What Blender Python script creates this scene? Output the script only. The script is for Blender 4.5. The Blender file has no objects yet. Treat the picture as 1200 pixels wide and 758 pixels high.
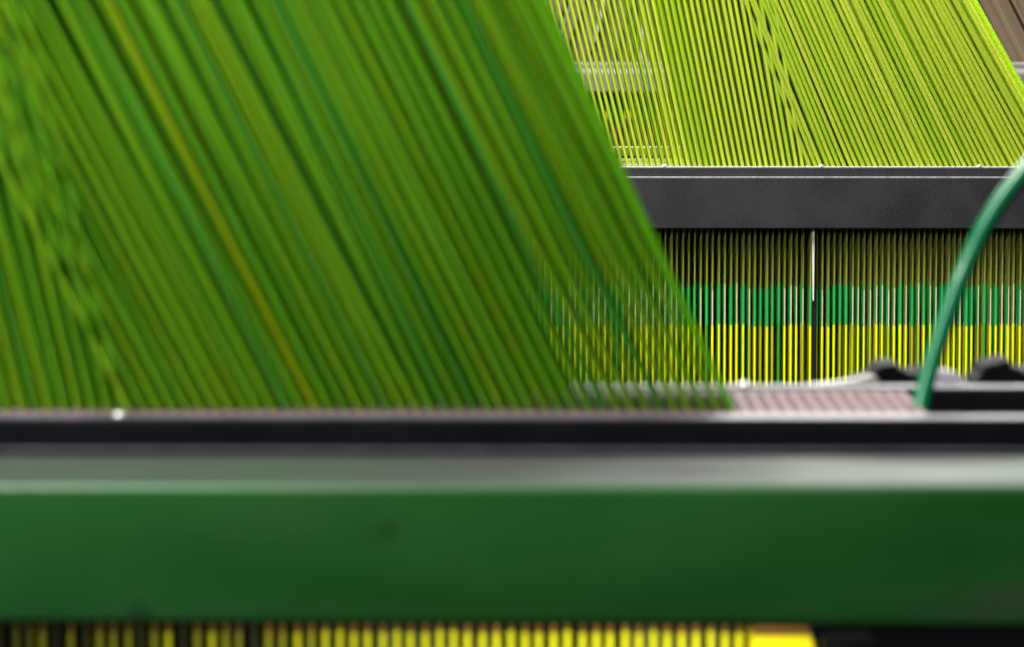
import bpy, bmesh, math, random
from mathutils import Vector, Matrix, Euler

random.seed(11)
S = bpy.context.scene
COL = S.collection

# ------------------------------------------------------------------ camera
FPX, CX, CY = 4255.0, 600.0, 379.0          # focal length in photo pixels, image centre
VPX, VPY = 640.0, 49.0                       # where the floor-parallel depth lines meet
cam_d = bpy.data.cameras.new('camera'); cam = bpy.data.objects.new('camera', cam_d); COL.objects.link(cam)
cam_d.sensor_fit = 'HORIZONTAL'; cam_d.sensor_width = 36.0; cam_d.lens = 36.0 * FPX / 1200.0
cam.location = (0, 0, 0)
PITCH = math.atan((CY - VPY) / FPX); YAW = math.atan((VPX - CX) / FPX)
cam.rotation_euler = (math.radians(90) - PITCH, 0, YAW)
cam_d.clip_start = 0.02; cam_d.clip_end = 200
cam_d.dof.use_dof = True; cam_d.dof.focus_distance = 2.44
cam_d.dof.aperture_fstop = cam_d.lens / 5.3
cam_d.dof.aperture_blades = 0
S.camera = cam
RC = Euler(cam.rotation_euler).to_matrix()

def P(x, y, D):
    """photo pixel -> point of the place at depth Y = D (metres from the camera)"""
    d = RC @ Vector((x - CX, CY - y, -FPX))
    return d * (D / d.y)
def PX(x, y, D): return P(x, y, D).x
def PZ(y, D, x=640): return P(x, y, D).z

# ------------------------------------------------------------------ world and lamps
w = bpy.data.worlds.new('World'); S.world = w; w.use_nodes = True
bg = w.node_tree.nodes['Background']
bg.inputs[0].default_value = (0.85, 0.93, 1.0, 1); bg.inputs[1].default_value = 0.004

def area(name, loc, target, sx, sy, power, col):
    l = bpy.data.lights.new(name, 'AREA'); l.shape = 'RECTANGLE'; l.size = sx; l.size_y = sy
    l.energy = power; l.color = col
    o = bpy.data.objects.new(name, l); COL.objects.link(o); o.location = loc
    o.rotation_euler = (Vector(target) - Vector(loc)).to_track_quat('-Z', 'Y').to_euler()
    return o
area('hall_lamp', (-0.45, 1.90, 1.0), (0.10, 2.38, -0.1), 1.3, 0.4, 70.0, (1.0, 0.98, 0.92))
area('harness_backlight', (0.0, 2.95, 0.80), (0.12, 2.55, 0.0), 1.4, 0.5, 60.0, (1.0, 1.0, 0.95))  # added, unseen: lights the back rows of the rear cords from behind
area('far_hall_lamp', (0.50, 3.7, 0.62), (0.25, 0.9, -0.1), 1.1, 0.4, 2.2, (0.95, 0.97, 1.0))
area('far_fill', (0.0, 3.5, 0.95), (0.1, 4.3, -0.05), 0.9, 0.3, 12.0, (1.0, 0.97, 0.92))  # added unseen fill that lifts the far frame and its cords
area('aisle_lamp', (-0.46, 0.50, 0.30), (-0.34, 0.95, -0.05), 0.22, 0.22, 2.9, (1.0, 0.98, 0.95))
area('front_fill', (-0.30, 0.68, 0.46), (-0.08, 1.0, 0.03), 0.42, 0.12, 13.0, (1.0, 0.98, 0.92))  # added unseen fill to brighten the front cords
area('heddle_fill', (0.026, 0.940, -0.235), (0.022, 1.0, -0.172), 0.06, 0.02, 0.26, (1.0, 0.96, 0.85))  # added unseen fill that brightens the yellow heddles from below

S.view_settings.view_transform = 'Standard'; S.view_settings.look = 'None'
S.view_settings.exposure = 0.0; S.view_settings.gamma = 1.0
S.render.engine = 'CYCLES'
S.cycles.max_bounces = 4; S.cycles.diffuse_bounces = 3; S.cycles.glossy_bounces = 2; S.cycles.transmission_bounces = 2

# ------------------------------------------------------------------ materials
def new_mat(name):
    m = bpy.data.materials.new(name); m.use_nodes = True
    nt = m.node_tree; return m, nt, nt.nodes['Principled BSDF']

def mat_plain(name, col, rough=0.5, spec=0.5, metal=0.0, noise=None, nscale=200.0, bump=0.0, bscale=800.0, stretch=(1, 1, 1), detail=4.0):
    m, nt, b = new_mat(name)
    b.inputs['Roughness'].default_value = rough; b.inputs['Metallic'].default_value = metal
    b.inputs['Specular IOR Level'].default_value = spec
    tc = nt.nodes.new('ShaderNodeTexCoord'); mp = nt.nodes.new('ShaderNodeMapping')
    mp.inputs['Scale'].default_value = stretch
    nt.links.new(tc.outputs['Object'], mp.inputs[0])
    if noise:
        n = nt.nodes.new('ShaderNodeTexNoise'); n.inputs['Scale'].default_value = nscale; n.inputs['Detail'].default_value = detail
        nt.links.new(mp.outputs[0], n.inputs['Vector'])
        r = nt.nodes.new('ShaderNodeValToRGB'); r.color_ramp.elements[0].position = 0.32; r.color_ramp.elements[1].position = 0.68
        r.color_ramp.elements[0].color = (*noise, 1); r.color_ramp.elements[1].color = (*col, 1)
        nt.links.new(n.outputs[0], r.inputs[0]); nt.links.new(r.outputs[0], b.inputs['Base Color'])
    else:
        b.inputs['Base Color'].default_value = (*col, 1)
    if bump:
        n2 = nt.nodes.new('ShaderNodeTexNoise'); n2.inputs['Scale'].default_value = bscale; n2.inputs['Detail'].default_value = 2
        nt.links.new(mp.outputs[0], n2.inputs['Vector'])
        bp = nt.nodes.new('ShaderNodeBump'); bp.inputs['Strength'].default_value = bump; bp.inputs['Distance'].default_value = 0.0006
        nt.links.new(n2.outputs[0], bp.inputs['Height']); nt.links.new(bp.outputs[0], b.inputs['Normal'])
    return m

def mat_cord(name, ca, cb, rough=0.55, spec=0.3, trans=0.0):
    """braided cord: every cord a slightly different tint, fine mottling along it"""
    m, nt, b = new_mat(name)
    b.inputs['Roughness'].default_value = rough; b.inputs['Specular IOR Level'].default_value = spec
    oi = nt.nodes.new('ShaderNodeObjectInfo'); ge = nt.nodes.new('ShaderNodeNewGeometry')
    ad = nt.nodes.new('ShaderNodeMath'); ad.operation = 'ADD'
    fr = nt.nodes.new('ShaderNodeMath'); fr.operation = 'FRACT'
    nt.links.new(oi.outputs['Random'], ad.inputs[0]); nt.links.new(ge.outputs['Random Per Island'], ad.inputs[1])
    nt.links.new(ad.outputs[0], fr.inputs[0])
    n = nt.nodes.new('ShaderNodeTexNoise'); n.inputs['Scale'].default_value = 900
    nt.links.new(ge.outputs['Position'], n.inputs['Vector'])
    mx = nt.nodes.new('ShaderNodeMath'); mx.operation = 'MULTIPLY_ADD'; mx.inputs[1].default_value = 0.5
    nt.links.new(n.outputs[0], mx.inputs[0])
    ml = nt.nodes.new('ShaderNodeMath'); ml.operation = 'MULTIPLY'; ml.inputs[1].default_value = 0.6
    nt.links.new(fr.outputs[0], ml.inputs[0]); nt.links.new(ml.outputs[0], mx.inputs[2])
    mix = nt.nodes.new('ShaderNodeMix'); mix.data_type = 'RGBA'
    mix.inputs[6].default_value = (*ca, 1); mix.inputs[7].default_value = (*cb, 1)
    nt.links.new(mx.outputs[0], mix.inputs[0]); nt.links.new(mix.outputs[2], b.inputs['Base Color'])
    if trans:                                   # thin braided plastic lets light through
        tr = nt.nodes.new('ShaderNodeBsdfTranslucent'); nt.links.new(mix.outputs[2], tr.inputs[0])
        ms = nt.nodes.new('ShaderNodeMixShader'); ms.inputs[0].default_value = trans
        out = nt.nodes['Material Output']
        nt.links.new(b.outputs[0], ms.inputs[1]); nt.links.new(tr.outputs[0], ms.inputs[2]); nt.links.new(ms.outputs[0], out.inputs['Surface'])
    return m

def mat_powder(name, *a, **k):
    m = mat_plain(name, *a, **k); nt = m.node_tree; b = nt.nodes['Principled BSDF']
    tc = nt.nodes.new('ShaderNodeTexCoord'); n = nt.nodes.new('ShaderNodeTexNoise'); n.inputs['Scale'].default_value = 26; n.inputs['Detail'].default_value = 6
    nt.links.new(tc.outputs['Object'], n.inputs['Vector'])
    mr = nt.nodes.new('ShaderNodeMapRange'); mr.inputs[1].default_value = 0.35; mr.inputs[2].default_value = 0.65; mr.inputs[3].default_value = 0.36; mr.inputs[4].default_value = 0.66
    nt.links.new(n.outputs[0], mr.inputs[0]); nt.links.new(mr.outputs[0], b.inputs['Roughness'])
    src = b.inputs['Base Color'].links[0].from_socket
    mx = nt.nodes.new('ShaderNodeMix'); mx.data_type = 'RGBA'; mx.inputs[7].default_value = (0.026, 0.026, 0.031, 1)
    f = nt.nodes.new('ShaderNodeMapRange'); f.inputs[1].default_value = 0.48; f.inputs[2].default_value = 0.72; f.inputs[4].default_value = 0.6
    nt.links.new(n.outputs[0], f.inputs[0]); nt.links.new(f.outputs[0], mx.inputs[0]); nt.links.new(src, mx.inputs[6]); nt.links.new(mx.outputs[2], b.inputs['Base Color'])
    return m

M = {}
T = 0.68
M['lime'] = mat_cord('lime_cord', (0.58, 0.76, 0.05), (0.78, 0.88, 0.12), trans=0.7)
M['lime2'] = mat_cord('leaf_cord', (0.48, 0.74, 0.03), (0.62, 0.82, 0.07), trans=0.7)
M['f_green'] = mat_cord('green_cord', (0.20, 0.58, 0.02), (0.28, 0.64, 0.035), trans=T)
M['f_lime'] = mat_cord('yellow_green_cord', (0.32, 0.64, 0.02), (0.42, 0.70, 0.03), trans=T)
M['f_teal'] = mat_cord('teal_green_cord', (0.10, 0.50, 0.05), (0.16, 0.56, 0.07), trans=T)
M['f_olive'] = mat_cord('olive_cord', (0.28, 0.58, 0.015), (0.36, 0.64, 0.02), trans=T)
M['f_gold'] = mat_cord('gold_cord', (0.48, 0.66, 0.01), (0.56, 0.72, 0.015), trans=T)
M['olive'] = mat_cord('olive_heddle', (0.12, 0.14, 0.014), (0.24, 0.27, 0.035))
M['olive_dark'] = mat_cord('dark_heddle', (0.02, 0.022, 0.006), (0.05, 0.05, 0.012))
M['pale'] = mat_cord('pale_sleeve', (0.42, 0.42, 0.20), (0.60, 0.56, 0.36))
M['gsl'] = mat_cord('green_sleeve', (0.012, 0.24, 0.04), (0.03, 0.36, 0.08), 0.5)
M['gdk'] = mat_cord('dark_green_sleeve', (0.01, 0.20, 0.02), (0.03, 0.28, 0.03), 0.4)
M['ysl'] = mat_cord('yellow_sleeve', (0.60, 0.63, 0.008), (0.74, 0.74, 0.014), 0.4)
M['ysl_dull'] = mat_cord('dull_yellow_sleeve', (0.26, 0.28, 0.008), (0.46, 0.46, 0.012), 0.5)
M['tan'] = mat_cord('brown_sleeve', (0.10, 0.04, 0.008), (0.36, 0.17, 0.03), 0.5)
M['grey_cord'] = mat_cord('grey_brown_cord', (0.17, 0.12, 0.07), (0.30, 0.23, 0.15))
M['white_cord'] = mat_cord('pale_cord', (0.62, 0.62, 0.55), (0.75, 0.74, 0.68))
M['black_cord'] = mat_plain('black_rod', (0.008, 0.008, 0.009), 0.5)
M['black_metal'] = mat_plain('black_enamel', (0.0035, 0.0035, 0.005), 0.6, 0.07, noise=(0.002, 0.002, 0.003), nscale=60)
M['void'] = mat_plain('matt_black', (0.006, 0.006, 0.007), 0.8, 0.2)
M['powder'] = mat_powder('black_powder_coat', (0.020, 0.020, 0.024), 0.5, 0.3, noise=(0.002, 0.002, 0.003), nscale=950, bump=0.55, bscale=1700, detail=1.0)
M['edge'] = mat_plain('highlight_and_pale_rail', (0.62, 0.62, 0.64), 0.35, 0.5, noise=(0.35, 0.35, 0.36), nscale=500)  # colour of the painted top-edge highlights; also the pale rear rail
M['pink'] = mat_plain('pinkish_fibre_board', (0.17, 0.085, 0.095), 0.65, 0.2, noise=(0.12, 0.058, 0.066), nscale=300)
M['hole'] = mat_plain('hole_bushing', (0.05, 0.018, 0.02), 0.7, 0.3)
M['cream'] = mat_plain('cream_board', (0.62, 0.56, 0.40), 0.5, 0.4, noise=(0.5, 0.44, 0.3), nscale=80)
M['steel'] = mat_plain('bright_steel', (0.72, 0.72, 0.74), 0.28, 0.5, metal=0.6)
M['rail_grey'] = mat_plain('grey_paint_rail', (0.22, 0.20, 0.18), 0.4, 0.5, noise=(0.17, 0.155, 0.14), nscale=50)
M['greyplastic'] = mat_plain('grey_plastic', (0.34, 0.33, 0.37), 0.5, 0.4)
M['yellow'] = mat_plain('yellow_plastic', (0.80, 0.68, 0.004), 0.4, 0.4)
M['lilac'] = mat_plain('highlight_grey_edge', (0.095, 0.085, 0.115), 0.55, 0.35, noise=(0.05, 0.046, 0.062), nscale=90)  # light on the rail and lip tops, put into the colour
M['clamp'] = mat_plain('black_rubber', (0.0035, 0.0035, 0.004), 0.7, 0.06, noise=(0.002, 0.002, 0.002), nscale=150)
M['hose'] = mat_plain('green_hose', (0.002, 0.15, 0.060), 0.26, 0.5, noise=(0.002, 0.125, 0.048), nscale=40)

def beam_mat():
    m, nt, b = new_mat('green_paint')
    tc = nt.nodes.new('ShaderNodeTexCoord')
    def noise(scale, stretch, detail=5):
        mp = nt.nodes.new('ShaderNodeMapping'); mp.inputs['Scale'].default_value = stretch
        nt.links.new(tc.outputs['Object'], mp.inputs[0])
        n = nt.nodes.new('ShaderNodeTexNoise'); n.inputs['Scale'].default_value = scale; n.inputs['Detail'].default_value = detail
        nt.links.new(mp.outputs[0], n.inputs['Vector']); return n
    n1 = noise(14, (1, 1, 3)); n2 = noise(60, (0.25, 1, 1), 6)
    r = nt.nodes.new('ShaderNodeValToRGB')
    r.color_ramp.elements[0].position = 0.3; r.color_ramp.elements[0].color = (0.009, 0.066, 0.014, 1)
    r.color_ramp.elements[1].position = 0.7; r.color_ramp.elements[1].color = (0.018, 0.096, 0.022, 1)
    nt.links.new(n1.outputs[0], r.inputs[0])
    # greasy dust, blotchy
    rd = nt.nodes.new('ShaderNodeValToRGB'); rd.color_ramp.elements[0].position = 0.55; rd.color_ramp.elements[1].position = 0.75
    nt.links.new(n2.outputs[0], rd.inputs[0])
    ml = nt.nodes.new('ShaderNodeMath'); ml.operation = 'MULTIPLY'; ml.inputs[1].default_value = 0.55
    nt.links.new(rd.outputs[0], ml.inputs[0])
    mix = nt.nodes.new('ShaderNodeMix'); mix.data_type = 'RGBA'; mix.inputs[7].default_value = (0.05, 0.055, 0.035, 1)
    nt.links.new(ml.outputs[0], mix.inputs[0]); nt.links.new(r.outputs[0], mix.inputs[6])
    last = mix
    for px_, py_, rad in ((28, 574, 0.0016), (165, 719, 0.0035), (432, 627, 0.0050), (455, 622, 0.003)):      # oily spots
        c = P(px_, py_, 0.82) - Vector((0, 0.82, PZ(728, 0.82)))
        vm = nt.nodes.new('ShaderNodeVectorMath'); vm.operation = 'DISTANCE'; vm.inputs[1].default_value = c
        nt.links.new(tc.outputs['Object'], vm.inputs[0])
        nz = noise(500, (1, 1, 1), 3)
        aa = nt.nodes.new('ShaderNodeMath'); aa.operation = 'MULTIPLY_ADD'; aa.inputs[1].default_value = rad * 1.5
        nt.links.new(nz.outputs[0], aa.inputs[0]); nt.links.new(vm.outputs['Value'], aa.inputs[2])
        mr = nt.nodes.new('ShaderNodeMapRange'); mr.inputs[1].default_value = rad * 0.9; mr.inputs[2].default_value = rad * 1.9
        mr.inputs[3].default_value = 0.5 if rad < 0.004 else 0.14; mr.inputs[4].default_value = 0.0
        nt.links.new(aa.outputs[0], mr.inputs[0])
        mk = nt.nodes.new('ShaderNodeMix'); mk.data_type = 'RGBA'; mk.inputs[7].default_value = (0.012, 0.016, 0.01, 1)
        nt.links.new(mr.outputs[0], mk.inputs[0]); nt.links.new(last.outputs[2], mk.inputs[6]); last = mk
    mix = last
    ge = nt.nodes.new('ShaderNodeNewGeometry'); sx = nt.nodes.new('ShaderNodeSeparateXYZ'); nt.links.new(ge.outputs['True Normal'], sx.inputs[0])
    up = nt.nodes.new('ShaderNodeMapRange'); up.inputs[1].default_value = 0.75; up.inputs[2].default_value = 0.98
    nt.links.new(sx.outputs['Z'], up.inputs[0])
    n3 = noise(22, (0.5, 1, 1), 5)                # settled lint: thick in places, rubbed off in others
    rn = nt.nodes.new('ShaderNodeMapRange'); rn.inputs[1].default_value = 0.35; rn.inputs[2].default_value = 0.65; rn.inputs[3].default_value = 0.68; rn.inputs[4].default_value = 1.0
    nt.links.new(n3.outputs[0], rn.inputs[0])
    du = nt.nodes.new('ShaderNodeMath'); du.operation = 'MULTIPLY'; nt.links.new(up.outputs[0], du.inputs[0]); nt.links.new(rn.outputs[0], du.inputs[1])
    mx2 = nt.nodes.new('ShaderNodeMix'); mx2.data_type = 'RGBA'; mx2.inputs[7].default_value = (0.042, 0.041, 0.043, 1)
    nt.links.new(du.outputs[0], mx2.inputs[0]); nt.links.new(mix.outputs[2], mx2.inputs[6])
    nt.links.new(mx2.outputs[2], b.inputs['Base Color'])
    rr = nt.nodes.new('ShaderNodeMapRange'); rr.inputs[3].default_value = 0.22; rr.inputs[4].default_value = 0.5
    nt.links.new(n2.outputs[0], rr.inputs[0]); rg = nt.nodes.new('ShaderNodeMath'); rg.operation = 'MULTIPLY_ADD'; rg.inputs[1].default_value = 0.35
    nt.links.new(du.outputs[0], rg.inputs[0]); nt.links.new(rr.outputs[0], rg.inputs[2]); nt.links.new(rg.outputs[0], b.inputs['Roughness'])
    sp = nt.nodes.new('ShaderNodeMath'); sp.operation = 'MULTIPLY_ADD'; sp.inputs[1].default_value = -0.33; sp.inputs[2].default_value = 0.34
    nt.links.new(du.outputs[0], sp.inputs[0]); nt.links.new(sp.outputs[0], b.inputs['Specular IOR Level'])
    return m
M['beam'] = beam_mat()

# ------------------------------------------------------------------ mesh helpers
def link(name, mesh, parent=None, mats=()):
    for m in mats: mesh.materials.append(m)
    o = bpy.data.objects.new(name, mesh); COL.objects.link(o)
    if parent is not None: o.parent = parent
    return o
def tag(o, label, cat, group=None, kind=None):
    o['label'] = label; o['category'] = cat
    if group: o['group'] = group
    if kind: o['kind'] = kind
    return o
def thing(name, loc, label, cat, group=None):
    o = bpy.data.objects.new(name, None); COL.objects.link(o); o.location = loc; o.empty_display_size = 0.02
    return tag(o, label, cat, group)
def base(o):                                   # world point of a thing's empty
    return o.location.copy()

def box_mesh(x0, x1, y0, y1, z0, z1, bev=0.0, seg=3, org=(0, 0, 0)):
    bm = bmesh.new(); bmesh.ops.create_cube(bm, size=1.0)
    ox, oy, oz = org
    for v in bm.verts:
        v.co = Vector((x0 + (v.co.x + .5) * (x1 - x0) - ox, y0 + (v.co.y + .5) * (y1 - y0) - oy, z0 + (v.co.z + .5) * (z1 - z0) - oz))
    if bev: bmesh.ops.bevel(bm, geom=bm.edges[:], offset=bev, segments=seg, affect='EDGES', profile=0.6)
    me = bpy.data.meshes.new('box'); bm.to_mesh(me); bm.free()
    return me
def prism_mesh(pts, y0, y1, bev=0.0, org=(0, 0, 0), seg=2):
    """outline in x,z swept from y0 to y1"""
    bm = bmesh.new(); ox, oy, oz = org
    a = [bm.verts.new((x - ox, y0 - oy, z - oz)) for x, z in pts]
    b = [bm.verts.new((x - ox, y1 - oy, z - oz)) for x, z in pts]
    n = len(pts)
    bm.faces.new(a); bm.faces.new(b[::-1])
    for i in range(n): bm.faces.new((a[i], b[i], b[(i + 1) % n], a[(i + 1) % n]))
    bmesh.ops.recalc_face_normals(bm, faces=bm.faces[:])
    if bev: bmesh.ops.bevel(bm, geom=bm.edges[:], offset=bev, segments=seg, affect='EDGES')
    me = bpy.data.meshes.new('prism'); bm.to_mesh(me); bm.free()
    return me
def smooth(me, flag=True):
    me.polygons.foreach_set('use_smooth', [flag] * len(me.polygons)); return me

NS = 8
def tube_mesh(name, stops, mats):
    """upright unit tube; stops = [(t, radius factor, material index above that stop)], from t=1 down"""
    vs, fs, mi = [], [], []
    for k, (t, r, m) in enumerate(stops):
        for s in range(NS):
            a = 2 * math.pi * s / NS
            vs.append((r * math.cos(a), r * math.sin(a), t))
        if k:
            for s in range(NS):
                p, q = (k - 1) * NS, k * NS
                fs.append((p + s, p + (s + 1) % NS, q + (s + 1) % NS, q + s)); mi.append(stops[k - 1][2])
    me = bpy.data.meshes.new(name); me.from_pydata(vs, [], fs)
    for m in mats: me.materials.append(m)
    me.polygons.foreach_set('material_index', mi); smooth(me); me.update()
    return me
def pose(a, b, r):
    """matrix that carries the unit tube onto the segment a (t=0) .. b (t=1)"""
    d = b - a; L = d.length
    return Matrix.Translation(a) @ d.to_track_quat('Z', 'Y').to_matrix().to_4x4() @ Matrix.Diagonal((r, r, L, 1))
def joined(name, items, mats, parent, org):
    """items = [(tube mesh, matrix)] -> one mesh object, materials by name"""
    vs, fs, mi = [], [], []; idx = {m.name: i for i, m in enumerate(mats)}
    for me, mx in items:
        o = len(vs)
        vs += [tuple(mx @ v.co) for v in me.vertices]
        for p in me.polygons:
            fs.append(tuple(o + i for i in p.vertices)); mi.append(idx[me.materials[p.material_index].name])
    me = bpy.data.meshes.new(name); me.from_pydata(vs, [], fs)
    for m in mats: me.materials.append(m)
    me.polygons.foreach_set('material_index', mi); smooth(me); me.update()
    ob = bpy.data.objects.new(name, me); COL.objects.link(ob); ob.parent = parent; ob['kind'] = 'stuff'
    return ob
def place_parts(name, mass_name, items, parent, limit=300):
    """the first `limit` items become parts of their own, the rest one joined part"""
    org = Matrix.Translation(-base(parent))
    for me, mx in items[:limit]:
        o = bpy.data.objects.new(name, me); COL.objects.link(o); o.parent = parent; o.matrix_local = org @ mx
    rest = [(me, org @ mx) for me, mx in items[limit:]]
    if rest:
        mats = []
        for me, _ in rest:
            for m in me.materials:
                if m not in mats: mats.append(m)
        joined(mass_name, rest, mats, parent, org)

# ------------------------------------------------------------------ perforated board
def board_mesh(cols, rows, y0, y1, x0, x1, ztop, thick, hr, org):
    """plate with a real hole at every column / row; column list in x, row list in y"""
    bm = bmesh.new(); O = Vector(org)
    def V(x, y, z): return bm.verts.new(Vector((x, y, z)) - O)
    ys = [y0] + [(rows[i] + rows[i + 1]) / 2 for i in range(len(rows) - 1)] + [y1]
    xs = [x0] + [(cols[i] + cols[i + 1]) / 2 for i in range(len(cols) - 1)] + [x1]
    for i, cx in enumerate(cols):
        for j, cy in enumerate(rows):
            ax, bx, ay, by = xs[i], xs[i + 1], ys[j], ys[j + 1]
            corner = [(ax, ay), (bx, ay), (bx, by), (ax, by)]
            ring, low = [], []
            for k in range(8):
                a = math.radians(-135 + 45 * k)
                ring.append(V(cx + hr * math.cos(a), cy + hr * math.sin(a), ztop))
                low.append(V(cx + hr * math.cos(a), cy + hr * math.sin(a), ztop - thick))
            C = [V(x, y, ztop) for x, y in corner]
            for k in range(4):
                f = bm.faces.new((C[k], C[(k + 1) % 4], ring[(2 * k + 2) % 8], ring[2 * k + 1], ring[2 * k]))
                f.material_index = 0
            for k in range(8):
                f = bm.faces.new((ring[k], ring[(k + 1) % 8], low[(k + 1) % 8], low[k])); f.material_index = 1
    # rim
    for a, b in (((x0, y0), (x1, y0)), ((x1, y0), (x1, y1)), ((x1, y1), (x0, y1)), ((x0, y1), (x0, y0))):
        bm.faces.new((V(*a, ztop), V(*b, ztop), V(*b, ztop - thick), V(*a, ztop - thick)))
    bmesh.ops.remove_doubles(bm, verts=bm.verts[:], dist=1e-6)
    bmesh.ops.recalc_face_normals(bm, faces=bm.faces[:])
    me = bpy.data.meshes.new('board'); bm.to_mesh(me); bm.free()
    return me

# =================================================================== FRONT: green beam
yb0, yb1 = 0.82, 0.879
zt = PZ(568, yb0)
org = Vector((0, yb0, PZ(728, yb0)))   # stains are measured from here
bm_me = box_mesh(-0.24, 0.24, yb0, yb1, PZ(732, yb0), zt, 0.0022, 4, org)
for v in bm_me.vertices:                                  # lower edge hangs a little deeper on the right
    if v.co.z < 0.012: v.co.z -= 0.0012 * max(0.0, (v.co.x + 0.02) / 0.24)
smooth(bm_me)
beam = link('support_beam', bm_me, None, [M['beam']]); beam.location = org
tag(beam, 'dark green painted steel box beam running in front of the lower comber frame', 'beam')

# =================================================================== FRONT: comber frame with board
PITCHX = 0.0040
zb = -0.1025
fr = thing('comber_frame', (0, 1.03, zb - 0.04), 'black comber frame holding the pinkish perforated board behind the green beam', 'loom frame', 'comber frames of the loom')
O = base(fr)
f = link('front_rail', smooth(box_mesh(-0.26, 0.30, 0.972, 0.983, zb - 0.022, PZ(490.5, 0.975), 0.0014, 3, O), False), fr, [M['black_metal']])
link('rail_highlight', box_mesh(-0.26, 0.30, 0.9722, 0.9828, PZ(490.5, 0.975) + 0.0001, PZ(488.5, 0.975), 0.0003, 2, O), fr, [M['lilac']])  # lighter strip standing for the highlight along the rail top
link('rail_highlight', box_mesh(-0.26, 0.30, 1.0672, 1.0773, PZ(456.5, 1.067) + 0.0001, PZ(453.5, 1.067), 0.0003, 2, O), fr, [M['lilac']])
link('lip_highlight', box_mesh(-0.26, 0.30, 0.9658, 0.9675, PZ(526, 0.967) + 0.0001, PZ(525.2, 0.967), 0.0002, 1, O), fr, [M['lilac']])  # thin lighter strip standing for the lit edge of the lip
f = link('lower_lip', box_mesh(-0.26, 0.30, 0.9655, 0.9715, zb - 0.024, PZ(526, 0.967), 0.0008, 2, O), fr, [M['black_metal']])
f = link('rear_rail', box_mesh(-0.26, 0.30, 1.067, 1.0775, zb - 0.024, PZ(456.5, 1.067), 0.0010, 3, O), fr, [M['black_metal']])
xr0 = PX(158, 490, 1.0); xr1 = PX(882, 490, 1.0); xl1 = PX(144, 490, 1.0)
rows_f = [1.006 + 0.0048 * j for j in range(12)]
xb_end = PX(1086, 490, 1.0)
cols_r = [xr0 + PITCHX * i for i in range(int((xb_end - 0.002 - xr0) / PITCHX) + 1)]
cols_l = [xl1 - PITCHX * i for i in range(22)][::-1]
bd = link('comber_board', board_mesh(cols_l, rows_f, 0.9835, 1.0665, cols_l[0] - 0.003, xl1 + 0.0016, zb, 0.006, 0.00175, O), fr, [M['pink'], M['hole']])
bd = link('comber_board', board_mesh(cols_r, rows_f, 0.9835, 1.0665, xr0 - 0.0016, xb_end, zb, 0.006, 0.00175, O), fr, [M['pink'], M['hole']])
# bright rivets on the rails
def rivet(x, y, z, r, parent, O):
    bm = bmesh.new(); bmesh.ops.create_uvsphere(bm, u_segments=12, v_segments=8, radius=r)
    for v in bm.verts: v.co.z *= 0.55
    me = bpy.data.meshes.new('rivet')
    bm.to_mesh(me); bm.free(); smooth(me)
    o = link('rivet', me, parent, [M['steel']]); o.location = Vector((x, y, z)) - O
    return o
p = P(140, 487, 0.977); rivet(p.x, 0.977, PZ(488.5, 0.975) + 0.0002, 0.0019, fr, O)
p = P(603, 454, 1.072); rivet(p.x, 1.072, PZ(453.5, 1.067) + 0.0002, 0.0016, fr, O)
p = P(873, 454, 1.072); rivet(p.x, 1.072, PZ(453.5, 1.067) + 0.0002, 0.0018, fr, O)

# =================================================================== FRONT: harness
def blend(a, b, t): return a + (b - a) * t
FM = ['f_green', 'f_lime', 'f_teal', 'f_olive', 'f_gold']
cord_me = {k: tube_mesh('cord_' + k, [(1 - q / 10, 1, 0) for q in range(11)], [M[k]]) for k in FM + ['lime', 'lime2', 'grey_cord', 'white_cord', 'black_cord']}
hf = thing('harness', (0, 1.03, zb - 0.02), 'dark green harness of dense slanting cords rising behind the green beam', 'harness', 'cord harnesses of the loom')
cords = []; heads = []
def pick_front(i):
    random.seed(1000 + i)
    u = random.random()
    return 'f_green' if u < .48 else 'f_lime' if u < .72 else 'f_teal' if u < .82 else 'f_olive' if u < .985 else 'f_gold'
RF = 0.00083
ztop_f = 0.24
groups_f = [([x for x in cols_r if x < xr1 + 1e-4], lambda t: blend(0.465, 0.488, t), 0), (cols_l, lambda t: blend(0.24, 0.185, t), 500)]
for cols, sl, off in groups_f:
    for i, x in enumerate(cols):
        key = pick_front(i + off)
        random.seed(5000 + i + off)
        for j, y in enumerate(rows_f):
            s = sl(i / max(1, len(cols) - 1)) + random.gauss(0, 0.013) - (j - 5.5) * 0.0007
            k = key if random.random() < 0.10 else pick_front(i * 31 + j * 7 + off + 77)
            x1 = x + random.gauss(0, 0.00012)
            a = Vector((x1, y, zb - 0.004)); b = Vector((x1 - s * (ztop_f - zb), y - 0.10 + random.gauss(0, 0.004), ztop_f))
            px = 640 + x / y * FPX
            cords.append(((j, -abs(px - 600)), cord_me[k], pose(a, b, RF * random.uniform(0.8, 1.12) * (0.84 if j < 3 else 1.05))))
            heads.append((j, x, y, px))
cords.sort(key=lambda c: (c[0][0], -c[0][1]))
place_parts('cord', 'cord_mass', [(m, x) for _, m, x in cords], hf)
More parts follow.
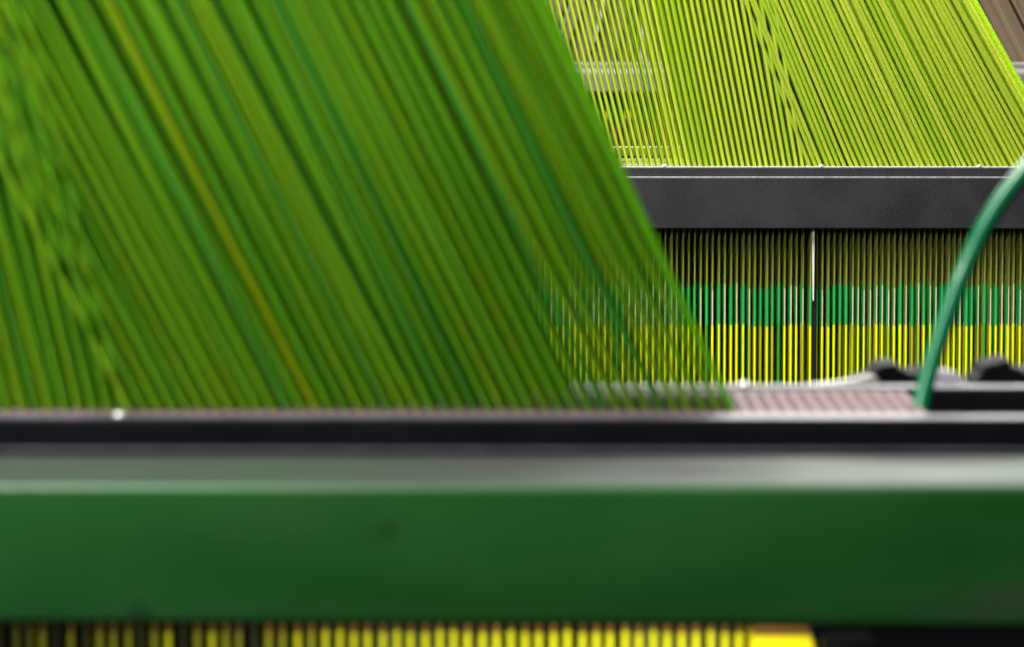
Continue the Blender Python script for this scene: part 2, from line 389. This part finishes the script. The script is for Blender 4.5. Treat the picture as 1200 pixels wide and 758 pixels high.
# heddles below the board: dark cord, brown collar, yellow sleeve
zf0, zf1 = zb - 0.0055, -0.30
def stops_z(z0, z1, segs):
    """segs = [(z_upper, radius, mat index)] from the top down -> tube stops"""
    out = []
    for k, (zu, r, m) in enumerate(segs):
        zl = segs[k + 1][0] if k + 1 < len(segs) else z1
        out.append(((zu - z1) / (z0 - z1), r, m)); out.append(((zl - z1) / (z0 - z1) + 1e-5, r, m))
    return out
zy = PZ(745, 1.0); zbr = PZ(728, 1.0)
hed_f = tube_mesh('heddle_front', stops_z(zf0, zf1, [(zf0, 1.0, 0), (zbr, 1.1, 1), (zy, 1.15, 2)]), [M['olive'], M['tan'], M['ysl']])
hed_f2 = tube_mesh('heddle_front_b', stops_z(zf0, zf1, [(zf0, 1.0, 0), (zbr + .001, 1.0, 1), (zy + .0006, 1.1, 2)]), [M['olive'], M['tan'], M['ysl']])
hed_f4 = tube_mesh('heddle_front_d', stops_z(zf0, zf1, [(zf0, 1.0, 0), (zbr, 1.0, 1), (zy, 1.0, 2)]), [M['olive'], M['tan'], M['ysl_dull']])
hed_f3 = tube_mesh('heddle_front_c', stops_z(zf0, zf1, [(zf0, 0.8, 0), (PZ(800, 1.0), 1.2, 1)]), [M['olive_dark'], M['ysl']])
items = []
random.seed(77)
for j, x, y, px in heads:
    x1 = x + random.gauss(0, 0.00012)
    a = Vector((x1, y, zf1)); b = Vector((x1, y, zf0))
    items.append(((j, abs(px - 600)), (hed_f if random.random() < .7 else hed_f2) if (j < 1 and (px > 375 or random.random() < .14)) else hed_f4 if (px < 375 and j < 4 and random.random() < .4) else hed_f3, pose(a, b, RF)))
items.sort(key=lambda c: c[0])
place_parts('heddle', 'heddle_mass', [(m, x) for _, m, x in items], hf)

# =================================================================== FRONT RIGHT: hose, clamps, cover
pts = [(1077, 500, 1.020), (1079, 478, 1.022), (1086, 448, 1.024), (1100, 400, 1.026), (1120, 342, 1.028), (1138, 299, 1.03), (1158, 259, 1.03), (1184, 221, 1.03), (1212, 190, 1.03), (1255, 158, 1.03), (1310, 145, 1.03), (1370, 165, 1.03), (1420, 220, 1.03), (1450, 300, 1.03), (1465, 420, 1.03), (1470, 500, 1.03)]
cu = bpy.data.curves.new('hose', 'CURVE'); cu.dimensions = '3D'; cu.bevel_depth = 0.0026; cu.bevel_resolution = 5; cu.resolution_u = 10; cu.use_fill_caps = True
sp = cu.splines.new('BEZIER'); sp.bezier_points.add(len(pts) - 1)
for q, (x, y, D) in zip(sp.bezier_points, pts):
    q.co = P(x, y, D); q.handle_left_type = q.handle_right_type = 'AUTO'
tmp = bpy.data.objects.new('tmp', cu); COL.objects.link(tmp)
dg = bpy.context.evaluated_depsgraph_get(); me = bpy.data.meshes.new_from_object(tmp.evaluated_get(dg))
bpy.data.objects.remove(tmp); smooth(me); me.materials.clear()
hose = link('air_hose', me, None, [M['hose']])
tag(hose, 'smooth green plastic air hose bending up out of the black frame', 'hose')

yc0, yc1 = 1.085, 1.105
def outline(pix, D): return [(P(x, y, D).x, P(x, y, D).z) for x, y in pix]
zlow = zb - 0.02
def low(x, D): return (PX(x, 470, D), zlow)
def clamp(name, pix, y0, y1, mat, label, cat, group=None, bev=0.0003):
    pl = outline(pix, y0)
    pl = [(pl[0][0], zlow)] + pl + [(pl[-1][0], zlow)]
    o3 = Vector((sum(q[0] for q in pl) / len(pl), y0, zlow))
    o = link(name, prism_mesh(pl, y0, y1, bev, o3), None, [mat]); o.location = o3
    return tag(o, label, cat, group)
clamp('frame_clamp', [(1000, 450), (1012, 446), (1024, 440), (1026, 432), (1031, 432), (1033, 428), (1052, 427), (1054, 433), (1062, 434), (1064, 438), (1076, 438), (1078, 435), (1096, 437), (1102, 450)], 1.088, 1.112, M['clamp'],
      'low black stepped clamp behind the frame beside the green hose', 'clamp')
clamp('frame_clamp', [(1142, 448), (1150, 438), (1153, 429), (1160, 429), (1162, 426), (1172, 426), (1174, 423), (1184, 422), (1186, 431), (1196, 432), (1198, 436), (1230, 434), (1236, 448)], 1.088, 1.112, M['clamp'],
      'taller black stepped clamp behind the frame next to the grey round cover', 'clamp')
arc = [(1100, 434)] + [(1106 + 33 * math.cos(math.radians(a)), 462 - 28 * math.sin(math.radians(a))) for a in range(85, -1, -12)]
clamp('round_cover', arc, 1.0795, 1.0875, M['greyplastic'], 'pale grey rounded plastic cover between the two black clamps', 'cover', bev=0.0009)
# sloping grey tongue that leads up to the clamp
clamp('sloping_plate', [(945, 452), (985, 448), (1022, 441), (1030, 444)], 1.0795, 1.0865, M['rail_grey'], 'thin grey plate sloping up to the low black clamp', 'plate', bev=0.0004)

# yellow block and dark bracket under the beam
o3 = P(918, 790, 1.0)
gb = thing('guide_block', o3, 'solid bright yellow guide block with a slanting side below the green beam', 'guide block')
link('block_body', prism_mesh(outline([(882, 744), (951, 744), (962, 790), (882, 790)], 0.99), 0.990, 1.05, 0.0004, o3), gb, [M['yellow']])
link('brown_band', prism_mesh(outline([(883, 700), (943, 700), (950, 743.6), (883, 743.6)], 0.99), 0.9904, 1.0496, 0.0003, o3), gb, [M['tan']])
pl = outline([(962, 741), (1022, 739), (1024, 748), (990, 752), (968, 790), (958, 790)], 0.985)
o3 = Vector((sum(q[0] for q in pl) / 6, 0.98, pl[4][1]))
bk = link('bracket', prism_mesh(pl, 0.975, 0.985, 0.0006, o3), None, [M['clamp']]); bk.location = o3
tag(bk, 'small dark grey bracket beside the yellow block below the green beam', 'bracket')

# =================================================================== REAR: frame in focus
yR = 2.42
zR = PZ(193.5, yR)                                    # level of the rear board's top
zR_board = zR - 0.0015
rf = thing('comber_frame', (0.1, yR + 0.03, PZ(268, yR)), 'black speckled steel frame rail with bright top edges behind the hose', 'loom frame', 'comber frames of the loom')
O = base(rf)
XA, XB = -0.28, 0.52
link('front_plate', box_mesh(XA, XB, yR - 0.010, yR - 0.006, PZ(267.5, yR - 0.01), PZ(208.5, yR - 0.01), 0.0004, 2, O), rf, [M['powder']])
link('plate_highlight', box_mesh(XA, XB, yR - 0.0096, yR - 0.0062, PZ(208.5, yR - 0.01) + 0.0001, PZ(207.5, yR - 0.01), 0.0002, 1, O), rf, [M['edge']])  # bright strip painting the highlight along the plate's top edge
link('back_plate', box_mesh(XA, XB, yR - 0.0058, yR - 0.002, PZ(262, yR), PZ(197, yR - 0.0058), 0.0004, 2, O), rf, [M['powder']])
link('rail_highlight', box_mesh(XA, XB, yR - 0.0056, yR - 0.0022, PZ(197, yR - 0.0058) + 0.0001, PZ(195.2, yR - 0.0058), 0.0003, 1, O), rf, [M['edge']])
xg = PX(945.5, 193, yR)
rows_r = [yR + 0.003 + 0.0070 * j for j in range(9)]
cl = [xg - 0.0018 - PITCHX * i for i in range(62)][::-1]
cr = [xg + 0.0034 + PITCHX * i for i in range(44)]
link('comber_board', board_mesh(cl, rows_r, yR - 0.0018, yR + 0.064, cl[0] - 0.003, cl[-1] + 0.0016, zR_board, 0.006, 0.00125, O), rf, [M['cream'], M['hole']])
link('comber_board', board_mesh(cr, rows_r, yR - 0.0018, yR + 0.064, cr[0] - 0.0016, cr[-1] + 0.003, zR_board, 0.006, 0.00125, O), rf, [M['cream'], M['hole']])
link('rear_rail', box_mesh(XA, XB, yR + 0.066, yR + 0.072, zR - 0.03, PZ(186.5, yR + .066), 0.0004, 2, O), rf, [M['edge']])
link('rear_rail', box_mesh(XA, XB, yR + 0.0725, yR + 0.09, zR - 0.03, PZ(182.5, yR + .0725), 0.0004, 2, O), rf, [M['black_metal']])
link('rear_ledge', box_mesh(XA, XB, yR + 0.0905, yR + 0.10, zR - 0.03, PZ(172.5, yR + .09), 0.0006, 2, O), rf, [M['cream']])
for x in (778, 962, 1147):
    rivet(PX(x, 194, yR), yR - 0.004, PZ(195.2, yR - 0.0058) + 0.0002, 0.0021, rf, O)
for i in range(9):                                     # small white eyelets in the gap of the board
    rivet(xg + 0.0006 + random.gauss(0, .0001), yR + 0.004 + 0.0064 * i, zR_board + 0.0006, 0.0010, rf, O)
# divider between the two heddle blocks
link('divider_strip', prism_mesh([(PX(951.2, 262, yR), PZ(262, yR)), (PX(954.6, 262, yR), PZ(262, yR)), (PX(953.6, 352, yR), PZ(352, yR)), (PX(952.2, 352, yR), PZ(352, yR))], yR - 0.0015, yR + 0.0, 0, O), rf, [M['white_cord']])
link('divider_bar', box_mesh(PX(952.5, 300, yR), PX(957.5, 300, yR), yR + 0.0015, yR + 0.0035, PZ(560, yR), PZ(262, yR), 0, 2, O), rf, [M['void']])

# =================================================================== REAR: harness
hr = thing('harness', (0.1, yR + 0.03, zR - 0.02), 'bright yellow-green harness of slanting cords above the black speckled rail', 'harness', 'cord harnesses of the loom')
cords, heads = [], []
ztr = 0.32
for gi, (cols, sl) in enumerate(((cl, lambda t: blend(0.31, 0.185, t)), (cr, lambda t: blend(0.40, 0.575, t)))):
    for i, x in enumerate(cols):
        random.seed(9000 + gi * 400 + i)
        for j, y in enumerate(rows_r):
            s = sl(i / (len(cols) - 1)) + random.gauss(0, (0.0022, 0.006)[gi])
            x1 = x + random.gauss(0, (0.0001, 0.00025)[gi])
            a = Vector((x1, y, zR_board - 0.003)); b = Vector((x1 - s * (ztr - zR), y + random.gauss(0, .002), ztr))
            px = 640 + x / y * FPX
            k = 'lime' if random.random() < (0.82 if gi == 0 else 0.7) else 'lime2'
            vis = 0 if 650 < px < 1290 else 1
            cords.append(((vis, j, i), cord_me[k], pose(a, b, blend(0.00056, 0.00112, i / 61) if gi == 0 else 0.00128)))
            heads.append((j, i, x, y, px))
cords.sort(key=lambda c: c[0])
place_parts('cord', 'cord_mass', [(m, x) for _, m, x in cords], hr)
z0, z1 = zR_board - 0.0065, -0.33
zg, zy = PZ(336, yR), PZ(381, yR)
hm = {}
for nm, mid, midr, bot in (('g', 'gsl', 1.2, 'ysl'), ('p', 'pale', 0.62, 'ysl'), ('d', 'gsl', 1.25, 'gdk'), ('o', 'olive', 1.0, 'ysl_dull'), ('G', 'gsl', 1.2, 'ysl_dull'), ('P', 'pale', 0.62, 'ysl_dull')):
    hm[nm] = [tube_mesh('heddle_rear_' + nm, stops_z(z0, z1, [(z0, 0.75, 0), (zg + dz, midr, 1), (zy + dz * .4, 1.05, 2)]), [M['olive'], M[mid], M[bot]]) for dz in (0.0, 0.001, -0.001, 0.0022, -0.002)]
items = []
random.seed(31)
for j, i, x, y, px in heads:
    u = random.random()
    k = ('p' if u < .40 else 'P' if u < .62 else 'g' if u < .84 else 'G' if u < .95 else 'd') if j < 1 else ('g' if u < .14 else 'G' if u < .48 else 'd' if u < .86 else 'o')
    x1 = x + random.gauss(0, 0.00022)
    vis = 0 if 570 < px < 1215 else 1
    items.append(((vis, j, i), random.choice(hm[k]), pose(Vector((x1, y, z1)), Vector((x1, y, z0)), 0.00078)))
items.sort(key=lambda c: c[0])
place_parts('heddle', 'heddle_mass', [(m, x) for _, m, x in items], hr)

# =================================================================== FAR: third frame and harness
yT = 4.3
tf = thing('comber_frame', (0.2, yT + 0.03, PZ(108, yT)), 'far grey frame rail with a white top edge seen between the yellow-green cords', 'loom frame', 'comber frames of the loom')
O = base(tf)
link('front_plate', box_mesh(-0.45, 1.0, yT - 0.01, yT, PZ(107.5, yT), PZ(86.5, yT), 0.0008, 2, O), tf, [M['rail_grey']])
link('plate_highlight', box_mesh(-0.45, 1.0, yT - 0.0098, yT - 0.0002, PZ(86.5, yT) + .0001, PZ(81, yT), 0.0005, 2, O), tf, [M['edge']])  # top highlight of the far rail, painted as a pale strip
link('back_plate', box_mesh(-0.45, 1.0, yT + 0.004, yT + 0.012, PZ(107, yT), PZ(76, yT), 0.0008, 2, O), tf, [M['rail_grey']])
link('rail_highlight', box_mesh(-0.45, 1.0, yT + 0.0042, yT + 0.0118, PZ(76, yT) + .0001, PZ(73.5, yT), 0.0005, 2, O), tf, [M['edge']])
ht = thing('harness', (0.2, yT + 0.05, PZ(112, yT)), 'far grey-brown harness with black rods behind the yellow-green cords', 'harness', 'cord harnesses of the loom')
items = []
random.seed(5)
zt0, zt1 = PZ(78, yT), 0.5
def far_cord(x, s, y, k, r):
    a = Vector((x, y, zt0)); b = Vector((x - s * (zt1 - zt0), y + 0.004, zt1)); items.append((cord_me[k], pose(a, b, r)))
for q, (xt, yt_, xb_, yb_) in enumerate(((666, 0, 645, 55), (688, 0, 663, 64), (711, 17, 691, 69), (733, 33, 723, 65), (745, 33, 742, 65), (777, 20, 783, 65), (800, 0, 815, 65))):
    a = P(xt, yt_, yT + 0.02); b = P(xb_, yb_, yT + 0.02); d = (a - b) / (a.z - b.z)
    lo = b + d * (zt0 - b.z); hi = b + d * (zt1 - b.z); items.append((cord_me['black_cord'], pose(lo, hi, 0.0019)))
x = PX(560, 78, yT)
while x < PX(860, 78, yT):                              # left block fans to the right
    t = (x - PX(620, 78, yT)) / (PX(790, 78, yT) - PX(620, 78, yT)); s = blend(-0.42, 0.06, t)
    for j in range(3): far_cord(x + random.gauss(0, .0003), s, yT + 0.03 + 0.007 * j, 'grey_cord' if random.random() < .93 else 'white_cord', 0.0016)
    x += 0.0044
x = PX(1150, 78, yT)
while x < PX(1420, 78, yT):                             # right block leans to the left
    if int((x - PX(1187, 78, yT)) / 0.0043) % 9 != 0:
        for j in range(2): far_cord(x + random.gauss(0, .0003), 0.52, yT + 0.03 + 0.007 * j, 'grey_cord', 0.0019)
    x += 0.0043
x = PX(735, 78, yT)
while x < PX(820, 78, yT):                              # a yellow skein behind the left block
    far_cord(x, -0.05 + random.gauss(0, .02), yT + 0.022, 'lime', 0.0011); x += 0.010
place_parts('cord', 'cord_mass', items, ht)
zg3 = PZ(112, yT); items = []
h3 = tube_mesh('heddle_far', stops_z(zt0 - .004, PZ(215, yT), [(zt0 - .004, 1, 0), (PZ(116, yT), 1.4, 1), (PZ(131, yT), 1.5, 2), (PZ(140, yT), 1.2, 0)]), [M['olive'], M['gdk'], M['ysl']])
h3b = tube_mesh('heddle_far_b', stops_z(zt0 - .004, PZ(215, yT), [(zt0 - .004, 1, 0), (PZ(112, yT), 1.4, 1), (PZ(147, yT), 1.3, 2)]), [M['olive'], M['gdk'], M['tan']])
x = PX(630, 78, yT)
while x < PX(880, 78, yT):
    for j in range(2):
        items.append((random.choice((h3, h3b)), pose(Vector((x, yT + 0.03 + .01 * j, PZ(215, yT))), Vector((x, yT + 0.03 + .01 * j, zt0 - .004)), 0.0013)))
    x += 0.0055
place_parts('heddle', 'heddle_mass', items, ht)
